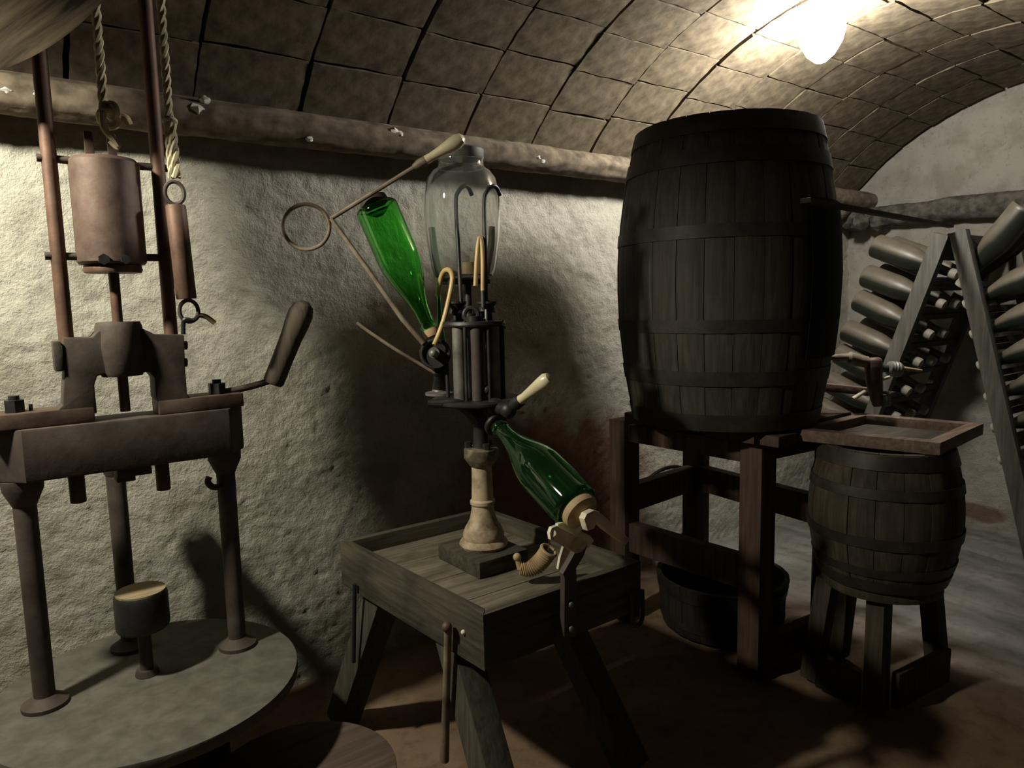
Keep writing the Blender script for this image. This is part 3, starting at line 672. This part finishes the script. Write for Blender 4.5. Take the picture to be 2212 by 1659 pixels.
# front tap with cream handle
sp0 = Vector((cx, cyy-.03, .728))
part('tap_body', lambda bm: (add_cyl(bm, (cx, cyy-.01, .735), onX(1062, 893, cx-.0)+Vector((0, .0, .012)), .014, .016, 18), add_ball(bm, onX(1070, 880, cx), .019), add_ball(bm, onX(1098, 886, cx), .016), add_cyl(bm, onX(1070, 882, cx), onX(1100, 885, cx), .012)), 'dark_iron', Q)
tp0, tp1 = onX(1098, 884, cx), onX(1190, 814, cx+.03)
part('tap_ferrule', lambda bm: add_lathe(bm, [(0, 0), (.008, 0), (.009, .012), (.0125, .02), (.012, .034), (0, .034)], tp0, tp1-tp0, 20), 'dark_iron', Q)
tl_ = (tp1-tp0).length
part('tap_handle', lambda bm: add_lathe(bm, [(0, .0345), (.0095, .0345), (.0085, .045), (.010, .06), (.0135, tl_*.80), (.0142, tl_*.9), (.010, tl_*.975), (0, tl_)], tp0, tp1-tp0, 24), 'cream', Q)
bn, bb = onX(1076, 921, cx), onX(1246, 1096, cx)
bd = (bn-bb).normalized()
part('mouth_ring', lambda bm: (add_ring(bm, bn+bd*.0085, .019, .006, bd, 24, 10), add_cyl(bm, bn+bd*.011, onX(1062, 893, cx), .012)), 'dark_iron', Q)

# bottles on the filler (local: base at 0, neck up +Z)
BP = [(0, .022), (.012, .020), (.024, .010), (.034, .002), (.040, .0), (.0435, .004), (.0442, .012), (.0442, .125), (.0425, .145), (.037, .170), (.0285, .200), (.0205, .228), (.0165, .250), (.0150, .278), (.0150, .282), (.0172, .284), (.0172, .294), (.0150, .297)]
def bottle_mesh(bm, L_=.297, th=.003):
    s = L_/.297; out = [(r, z*s) for r, z in BP]
    inn = []
    for i, (r, z) in enumerate(out):
        if i == 0: inn.append((0, z+th))
        elif i < 6: inn.append((max(r-th*.8, 0.004), z+th))
        elif i >= 15: inn.append((.0115, z))
        else: inn.append((r-th, z))
    add_lathe(bm, out+inn[::-1], seg=48)
def place_bottle(name, label, cat, base, tip, mat, group):
    base, tip = V3(base), V3(tip); d = tip-base
    o = thing(name, label, cat, base, group); o.rotation_euler = frame(d).to_euler(); ORG[o.name] = Vector()
    bm = bmesh.new(); bottle_mesh(bm, d.length); build('bottle_glass', bm, mat, o, sharp=60)
    return o
ub, un = atD(812, 446, K+.01), atD(928, 711, K+.01)
b1 = place_bottle('green_bottle', 'bright green glass bottle held neck down by the long ringed lever', 'bottle', ub, un, 'green_glass', None)
# cork pad between the lever and the bottle base
ud = (ub-un).normalized()
part('pressure_pad', lambda bm: add_lathe(bm, [(0, .0015), (.026, .0015), (.030, .006), (.028, .018), (.012, .024), (0, .024)], ub, ud, 26), 'cast', Q)
part('mouth_cork', lambda bm: add_lathe(bm, [(0, .0005), (.0165, .0005), (.018, .008), (.016, .016), (0, .016)], un, -ud, 22), 'cork', Q)
b2 = place_bottle('green_bottle', 'dark green glass bottle slanting from the tap down to the cork rest', 'bottle', bb, bn, 'dark_green_glass', None)
part('cork_washer', lambda bm: add_lathe(bm, [(0, .0005), (.0145, .0005), (.0145, .010), (0, .010)], bn, bd, 20), 'cork', Q)
# small green bottle neck seen behind the clamp
b3 = place_bottle('green_bottle', 'upright narrow green bottle standing behind the filler clamp', 'bottle', (atD(950, 760, 1.56).x, atD(950, 760, 1.56).y, ZP+.0085), (atD(950, 700, 1.56).x, atD(950, 700, 1.56).y, atD(950, 635, 1.56).z), 'dark_green_glass', None)
b3.children[0].scale = (.30, .30, 1)

# bottle rest bracket bolted to the tray front
W_ = thing('bottle_rest_bracket', 'chipped white hinged bottle rest bolted to the front of the tray', 'bracket', (.79, -.815, RB))
pb = bb-bd*.0015
part('side_loop', lambda bm: add_tube(bm, smooth_path([Vector((.93, -.815, .40)), Vector((.932, -.818, .35)), Vector((.945, -.819, .335)), Vector((.96, -.818, .35)), Vector((.962, -.815, .40))], 5), .004, 8), 'dark_iron', T)
part('cork_pad', lambda bm: add_lathe(bm, [(0, 0), (.033, .0), (.0345, .004), (.032, .014), (.020, .022), (0, .024)], pb, -bd, 28), 'cork', W_)
part('pad_stem', lambda bm: add_tube(bm, [pb-bd*.022, onX(1255, 1130, .80), onX(1240, 1150, .79)], [.010, .009, .008], 12), 'chipped_white', W_)
YB = -.828
k0, k1, k2 = onY(1262, 1128, YB), onY(1283, 1108, YB), onY(1355, 1172, YB)
def larm(bm):
    pts = [(1262, 1122), (1268, 1110), (1284, 1102), (1296, 1106), (1362, 1165), (1352, 1178), (1308, 1146), (1290, 1128), (1284, 1142), (1270, 1148)]
    add_prism(bm, [onY(px, py, YB-.042) for px, py in pts], (0, .014, 0))
part('lever_arm', larm, 'chipped_white', W_, .002)
def fork(bm):
    pts = [(1188, 1152), (1192, 1140), (1204, 1136), (1262, 1166), (1270, 1176), (1258, 1192), (1246, 1196), (1190, 1166)]
    add_prism(bm, [onY(px, py, YB-.014) for px, py in pts], (0, .008, 0))
    pts2 = [(x+14, y-8) for x, y in pts]
    add_prism(bm, [onY(px, py, YB+.004) for px, py in pts2], (0, .008, 0))
    add_cyl(bm, onY(1194, 1152, YB-.014), onY(1206, 1146, YB+.012), .006)
part('fork', fork, 'chipped_white', W_, .0015)
def post(bm):
    pts = [(1246, 1186), (1270, 1176), (1262, 1200), (1245, 1228), (1247, 1270), (1244, 1376), (1219, 1376), (1220, 1250), (1216, 1240), (1236, 1205)]
    add_prism(bm, [onY(px, py, YB-.004) for px, py in pts], (0, .012, 0))
part('post', post, 'cast', W_, .0015)
part('inner_strap', lambda bm: add_prism(bm, [onY(px, py, YB+.030) for px, py in [(1218, 1180), (1238, 1186), (1232, 1206), (1216, 1236), (1206, 1230), (1210, 1206)]], (0, .006, 0)), 'chipped_white', W_, .001)
for py in (1306, 1358):
    part('bolt_head', lambda bm, py=py: add_ball(bm, onY(1234, py, YB-.006), .006, (1, .7, 1), 10), 'grey_iron', W_)
# ribbed horn shaped elbow
HZ = FZ
h_ = onZ(1140, 1245, HZ+.014); _hd = (h_-CAM).dot(CF)
hp = [atD(1124, 1228, _hd-.004), atD(1140, 1230, _hd-.004), atD(1158, 1222, _hd-.006), atD(1173, 1207, _hd-.010), atD(1184, 1191, _hd-.016)]
Hn = thing('ribbed_elbow', 'tan ribbed elbow fitting lying on the tray beside the bracket', 'fitting', (hp[1].x, hp[1].y, HZ))
def horn(bm):
    pa = smooth_path(hp, 24); n = len(pa)
    add_tube(bm, pa, [.0115+.0045*min(1, i/(n*.5))+.0011*math.sin(i*1.05) for i in range(n)], 16)
part('elbow_body', horn, 'cork', Hn)
hx = (hp[4]-hp[3]).normalized()
part('mouth_rim', lambda bm: (add_ring(bm, hp[4]+hx*.002, .0150, .0035, hx, 22, 8)), 'cork', Hn)
part('mouth_hole', lambda bm: add_cyl(bm, hp[4]-hx*.002, hp[4]+hx*.002, .0125), 'dark_iron', Hn)
part('side_nub', lambda bm: (add_cyl(bm, hp[0], hp[0]+Vector((-.004, .004, .022)), .0065, .005), add_ball(bm, hp[0]+Vector((-.004, .004, .022)), .008)), 'cork', Hn)
part('wire', lambda bm: add_cyl(bm, hp[4], hp[4]+Vector((.004, .0, .022)), .0012), 'rust', Hn)

# ------------------------------------------------------------------ barrels
def make_barrel(root, c, zb, zt_, rb_, rm, rt_, ns, smat, hoops, head_in=.02, thick=.022, hm='hoop'):
    H_ = zt_-zb; rows = 13
    def prof(f):
        t = 2*f-1; e = rb_ if t < 0 else rt_
        return rm-(rm-e)*(abs(t)**1.9)
    for k in range(ns):
        a0 = 2*math.pi*k/ns; a1 = 2*math.pi*(k+1)/ns
        ga = .0007/rm; jr = rnd.uniform(-.0012, .0012)
        def st(bm, a0=a0+ga, a1=a1-ga, jr=jr):
            ring = []
            for i in range(rows+1):
                f = i/rows; r = prof(f)+jr; z = zb+H_*f
                row = []
                for (aa, rr) in ((a0, r-.0012), ((a0*.75+a1*.25), r), ((a0+a1)/2, r+.0006), ((a0*.25+a1*.75), r), (a1, r-.0012), (a1, r-thick), ((a0+a1)/2, r-thick), (a0, r-thick)):
                    row.append(bm.verts.new((c[0]+rr*math.cos(aa), c[1]+rr*math.sin(aa), z)))
                ring.append(row)
            nn = len(ring[0])
            for i in range(rows):
                for j in range(nn): bm.faces.new((ring[i][j], ring[i][(j+1) % nn], ring[i+1][(j+1) % nn], ring[i+1][j]))
            bm.faces.new(ring[0][::-1]); bm.faces.new(ring[-1])
        part('stave', st, smat, root)
    for (z, w) in hoops:
        def hp_(bm, z=z, w=w):
            q = []
            for dz in (-w/2, 0, w/2):
                q.append((prof((z+dz-zb)/H_)+.0032, z+dz))
            inner = [(r-.0026, zz) for r, zz in q]
            add_lathe(bm, q+inner[::-1], (c[0], c[1], 0), seg=56, close=True)
        part('hoop', hp_, hm, root)
    for z in (zt_-head_in-.015, zb+head_in):
        r = prof((z-zb)/H_)-thick+.001
        part('head', lambda bm, z=z, r=r: add_lathe(bm, [(0, z), (r, z), (r, z+.015), (0, z+.015)], (c[0], c[1], 0), seg=40), smat, root)
    return prof
BC = (1.560, -.543); BZ0, BZ1 = .630, 1.362
BR = thing('barrel', 'large dark upright wooden barrel on the tall stand', 'barrel', (BC[0], BC[1], BZ0))
def bz(py):   # height on the camera-facing side of the barrel
    dr = ray(1575, py); h = math.hypot(dr.x, dr.y); k = (math.hypot(BC[0]-CAM.x, BC[1]-CAM.y)-.25)/h
    return (CAM+dr*k).z
bprof = make_barrel(BR, BC, BZ0, BZ1, .232, .2735, .224, 26, 'stave', [(BZ1-.024, .042), (bz(330), .036), (bz(498), .03), (bz(705), .03), (bz(820), .034), (BZ0+.022, .04)])
def shadow_patch(bm):  # thin curved sheet added to paint a shadow patch on the staves
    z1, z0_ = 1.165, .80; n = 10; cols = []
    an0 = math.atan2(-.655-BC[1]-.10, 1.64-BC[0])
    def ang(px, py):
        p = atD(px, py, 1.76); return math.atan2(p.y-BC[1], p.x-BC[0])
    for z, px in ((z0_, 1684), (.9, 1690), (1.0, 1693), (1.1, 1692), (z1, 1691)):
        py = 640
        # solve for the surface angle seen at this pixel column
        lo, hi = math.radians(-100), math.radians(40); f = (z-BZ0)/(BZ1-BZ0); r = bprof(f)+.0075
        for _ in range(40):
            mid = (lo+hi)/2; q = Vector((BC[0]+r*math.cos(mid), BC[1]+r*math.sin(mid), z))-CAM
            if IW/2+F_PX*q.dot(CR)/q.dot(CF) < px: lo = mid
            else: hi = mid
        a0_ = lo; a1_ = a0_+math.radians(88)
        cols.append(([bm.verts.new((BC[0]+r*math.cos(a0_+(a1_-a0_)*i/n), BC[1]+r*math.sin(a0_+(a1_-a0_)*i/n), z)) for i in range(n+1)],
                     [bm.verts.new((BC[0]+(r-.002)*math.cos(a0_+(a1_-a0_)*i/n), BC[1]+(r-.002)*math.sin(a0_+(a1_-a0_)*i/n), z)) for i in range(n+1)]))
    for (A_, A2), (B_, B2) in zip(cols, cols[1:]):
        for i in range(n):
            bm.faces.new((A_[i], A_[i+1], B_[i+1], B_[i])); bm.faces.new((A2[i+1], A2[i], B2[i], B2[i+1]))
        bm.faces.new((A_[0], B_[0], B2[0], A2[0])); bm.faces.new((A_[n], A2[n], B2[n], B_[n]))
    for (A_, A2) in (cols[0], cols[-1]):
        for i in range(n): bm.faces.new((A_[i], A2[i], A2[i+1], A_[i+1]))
part('shadow_sheet', shadow_patch, 'shadow_black', BR)['label'] = 'black sheet standing in for a rectangular shadow on the barrel side'

# stand under the barrel
S = thing('barrel_stand', 'tall red-brown wooden stand carrying the large barrel', 'stand', (1.66, -.47, 0))
PF, PR_, PLf, PBk = (1.500, -.695), (1.800, -.715), (1.478, -.262), (1.852, -.222)
for (x, y) in (PF, PR_, PLf, PBk):
    part('post', lambda bm, x=x, y=y: add_box(bm, (x, y, .30), (.062, .062, .60)), 'red_wood', S, .003)
def rail(p0, p1, z, w=.03, h=.055, ext=.03):
    p0, p1 = Vector((*p0, z)), Vector((*p1, z)); d = (p1-p0).normalized()
    part('rail', lambda bm: add_bar(bm, p0+d*(ext+.0015), p1-d*(ext+.0015), w, h), 'red_wood', S, .002)
rail(PF, PLf, .565, .04, .05); rail(PR_, PBk, .565, .04, .05); rail(PF, PR_, .57, .04, .045); rail(PLf, PBk, .565, .04, .05)
rail(PF, PLf, .255, .035, .085); rail(PF, PR_, .045, .035, .07); rail(PLf, PBk, .36, .035, .08); rail(PR_, PBk, .36, .035, .08)
for y in (-.6915, -.62, -.46, -.34):
    part('top_slat', lambda bm, y=y: add_box(bm, (1.655, y, .6145), (.44, .07, .029)), 'red_wood', S, .002)
# basin under the stand
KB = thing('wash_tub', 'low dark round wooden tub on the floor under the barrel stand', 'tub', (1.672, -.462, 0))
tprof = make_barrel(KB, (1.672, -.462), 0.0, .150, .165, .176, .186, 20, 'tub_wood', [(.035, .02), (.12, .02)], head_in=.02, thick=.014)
for ch in list(KB.children):
    if ch.name.startswith('head') and max(v.co.z for v in ch.data.vertices) > .06: bpy.data.objects.remove(ch)
# iron hoop leaning on the back post
solo('iron_hoop', lambda bm: add_ring(bm, (1.80, -.150, .255), .135, .006, (.25, 1, .12), 36, 8), 'hoop', 'loose thin iron hoop standing behind the barrel stand', 'hoop', (1.80, -.16, .115))

# small keg, stool and tray frame
KC = (1.668, -.920); KZ0, KZ1 = .285, .600
KG = thing('keg', 'small upright wooden keg with rusty hoops on the four-legged stool', 'keg', (KC[0], KC[1], KZ0))
make_barrel(KG, KC, KZ0, KZ1, .134, .164, .138, 18, 'keg_stave', [(KZ1-.018, .032), (KZ1-.085, .022), (KZ0+.12, .024), (KZ0+.05, .02), (KZ0+.016, .026)], head_in=.014, thick=.016)
ST = thing('keg_stool', 'rough low wooden stool with board skirt under the small keg', 'stool', (KC[0], KC[1], 0))
feet = [(1.572, -.965), (1.845, -.985), (1.742, -.782), (1.585, -.80)]
part('seat', lambda bm: add_lathe(bm, [(0, .262), (.130, .262), (.130, .2845), (0, .2845)], (KC[0], KC[1], 0), seg=36), 'keg_stave', ST, .002)
for (x, y) in feet:
    q = Vector((KC[0]+(x-KC[0])*.78, KC[1]+(y-KC[1])*.78, .2615))
    part('leg', lambda bm, x=x, y=y, q=q: add_bar(bm, q, (x, y, 0), .042, .042, (1, 0, 0)), 'keg_stave', ST, .003)
def skirt(a_, b_, h):
    part('skirt_board', lambda bm: add_bar(bm, Vector((*a_, h/2)), Vector((*b_, h/2)), .018, h), 'dark_wood', ST, .002)
skirt((1.605, -.992), (1.825, -1.012), .085); skirt((1.555, -.935), (1.560, -.83), .075)
FRZ = .6005
FA, FB, FC_, FD = Vector((1.540, -.760, 0)), Vector((1.872, -.752, 0)), Vector((1.926, -1.027, 0)), Vector((1.612, -1.060, 0))
FR = thing('wooden_frame', 'flat red-brown wooden frame tray lying across the top of the small keg', 'frame', (1.74, -.90, FRZ))
fc = (FA+FB+FC_+FD)/4
for a_, b_ in ((FA, FB), (FB, FC_), (FC_, FD), (FD, FA)):
    wv = .040
    def mem(bm, a_=a_, b_=b_):
        ia = a_+(fc-a_)*.20; ib = b_+(fc-b_)*.20
        add_prism(bm, [zv(v, FRZ+.0004) for v in (a_, b_, ib, ia)], (0, 0, .028))
    part('frame_member', mem, 'frame_wood', FR, .002)
part('frame_bottom', lambda bm: add_prism(bm, [zv(v+(fc-v)*.205, FRZ+.0004) for v in (FA, FB, FC_, FD)], (0, 0, .005)), 'frame_floor', FR)
solo('shelf_arm', lambda bm: add_bar(bm, (1.455, -.7535, .6095), (1.530, -.7535, .6095), .05, .026), 'red_wood', 'short reddish board bridging the barrel stand and the wooden frame', 'board', (1.49, -.7535, .597), bev=.002)

# tap on the barrel's right side
TK = 1.90
TPp = thing('barrel_tap', 'old brown wooden barrel tap with ribbed knob and peg beside the bottle rack', 'tap', atD(1895, 890, TK))
q0 = Vector((BC[0]+(bprof((.785-BZ0)/(BZ1-BZ0))+.0055)*math.cos(math.radians(-28)), BC[1]+(bprof((.785-BZ0)/(BZ1-BZ0))+.0055)*math.sin(math.radians(-28)), .788))
part('spout_pipe', lambda bm: add_tube(bm, smooth_path([q0, atD(1800, 772, TK), atD(1830, 772, TK), atD(1852, 778, TK), atD(1872, 782, TK)], 5), [.008]*6+[.010]*5+[.017]*5+[.016]*5, 14), 'lever_rust', TPp)
part('cock_body', lambda bm: add_tube(bm, smooth_path([atD(1886, 772, TK), atD(1887, 790, TK), atD(1888, 820, TK), atD(1892, 850, TK), atD(1895, 878, TK)], 5), [.012, .018, .021, .022, .022, .0225, .0225, .022, .0215, .021, .021, .0205, .020, .019, .018, .017, .016, .015, .013, .012, .009], 16), 'rust', TPp)
part('cross_neck', lambda bm: add_cyl(bm, atD(1890, 795, TK), atD(1922, 797, TK), .010), 'dark_iron', TPp)
part('ribbed_knob', lambda bm: add_tube(bm, [atD(1917+3.2*i, 795+.5*i, TK) for i in range(11)], [.012, .019, .0185, .0205, .019, .021, .0195, .021, .019, .017, .010], 18), 'grey_iron', TPp)
part('peg', lambda bm: add_cyl(bm, atD(1946, 795, TK), atD(1991, 801, TK), .0055, .004), 'tan_wood', TPp)
part('nozzle', lambda bm: add_cyl(bm, atD(1868, 846, TK-.01), atD(1842, 862, TK-.02), .006, .0055), 'chipped_white', TPp)
part('nozzle', lambda bm: add_cyl(bm, atD(1905, 820, TK-.01), atD(1923, 814, TK-.02), .0045, .004), 'chipped_white', TPp)
part('drip_cup', lambda bm: (add_box(bm, atD(1918, 848, TK), (.03, .03, .006)), add_box(bm, atD(1912, 866, TK), (.022, .022, .028))), 'grey_wood', TPp, .001)
solo('wall_bar', lambda bm: add_bar(bm, Vector((1.83, -.50, .70)), atD(1876, 846, 2.02), .03, .022), 'frame_wood', 'short pale-edged wooden bar behind the barrel tap', 'bar', (1.85, -.6, .69), bev=.002)

# ------------------------------------------------------------------ riddling rack
RX0, RX1 = 2.655, 3.10; AY, AZ = -.632, 1.145
RK = thing('riddling_rack', 'grey wooden A-frame riddling rack full of slanted bottles by the end wall', 'rack', (2.88, -.64, 0))
LFt, RFt = Vector((0, -.235, 0)), Vector((0, -.955, 0))
Lt, Rt = Vector((0, -.612, AZ-.005)), Vector((0, -.662, AZ))
HOLE = .030
cols_x = [RX0+.075+.112*j for j in range(4)]
def board_pt(side, f, x):   # f from 0 (floor) to 1 (apex)
    a_, b_ = (LFt, Lt) if side > 0 else (RFt, Rt)
    p = a_.lerp(b_, f); return Vector((x, p.y, p.z))
for side in (1, -1):
    a_, b_ = (LFt, Lt) if side > 0 else (RFt, Rt)
    d = (b_-a_).normalized(); nn = Vector((0, d.z, -d.y)) if side > 0 else Vector((0, -d.z, d.y))
    for xx in (RX0, RX1):
        part('stile', lambda bm, xx=xx: add_bar(bm, Vector((xx, a_.y, 0)), Vector((xx, b_.y, b_.z)), .035, .052, (0, 1, 0)) if False else add_bar(bm, Vector((xx, a_.y, 0)), Vector((xx, b_.y, b_.z)), .052, .035, (1, 0, 0)), 'rack_wood', RK, .002)
    rows_f = [.90-.092*i for i in range(9)]
    edges = [.985]+[(rows_f[i]+rows_f[i+1])/2 for i in range(8)]+[.06]
    for i in range(len(edges)-1):     # strips of board between hole rows: upper and lower halves leave the holes open
        f1_, f0_ = edges[i], edges[i+1]; fm = rows_f[i]; hw = (.053 if side < 0 and i == 0 else .033)/(b_-a_).length
        for (g0_, g1_) in ((f0_+.002, fm-hw), (fm+hw, f1_-.002)):
            if g1_-g0_ < .01: continue
            part('board', lambda bm, g0_=g0_, g1_=g1_: add_bar(bm, board_pt(side, g0_, (RX0+RX1)/2), board_pt(side, g1_, (RX0+RX1)/2), .022, RX1-RX0-.036, (1, 0, 0)), 'rack_wood', RK)
part('top_hinge', lambda bm: add_cyl(bm, (RX0-.01, AY-.004, AZ-.012), (RX1+.01, AY-.004, AZ-.012), .008), 'dark_iron', RK)
# one bottle, then copies
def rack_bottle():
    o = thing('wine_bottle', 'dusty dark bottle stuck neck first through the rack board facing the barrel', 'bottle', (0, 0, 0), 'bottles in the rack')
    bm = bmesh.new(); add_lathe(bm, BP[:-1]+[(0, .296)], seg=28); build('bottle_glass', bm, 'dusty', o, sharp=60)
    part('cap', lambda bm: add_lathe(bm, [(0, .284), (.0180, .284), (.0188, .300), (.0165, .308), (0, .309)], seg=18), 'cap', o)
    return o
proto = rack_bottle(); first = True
for side in (1, -1):
    for i, f in enumerate(rows_f[:7]):
        for j, x in enumerate(cols_x):
            if j == 3 or (j == 2 and (i+side) % 2): continue
            tl = math.radians(24+rnd.uniform(-3, 3)+(30 if (side < 0 and i == 0) else 0))
            hole = board_pt(side, f-.046 if False else f, x)
            out = Vector((rnd.uniform(-.03, .03), side*math.cos(tl), math.sin(tl)))
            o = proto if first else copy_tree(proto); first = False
            rw = ['top row', 'second row down', 'third row down', 'fourth row down', 'fifth row down', 'sixth row down', 'seventh row down'][i]
            cw_ = ['nearest the open end', 'second from the open end', 'third from the open end', 'fourth from the open end'][j]
            o['label'] = ('steeply tilted ' if side < 0 and i == 0 else '')+'dusty bottle in '+('barrel-side' if side > 0 else 'far-side')+' rack board, '+rw+', '+cw_
            o['group'] = 'bottles in the barrel side of the rack' if side > 0 else 'bottles in the far side of the rack'
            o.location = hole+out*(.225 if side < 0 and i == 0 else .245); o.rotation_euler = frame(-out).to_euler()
# plank from barrel to rack
pk0, pk1 = atD(1740, 433, 1.46), Vector((2.660, -.632, AZ+.020))
solo('thin_plank', lambda bm: add_bar(bm, pk0, pk1, .022, .010), 'dark_wood', 'thin dark plank running from the large barrel to the top of the bottle rack', 'plank', (2.1, -.65, 1.14), bev=.001)
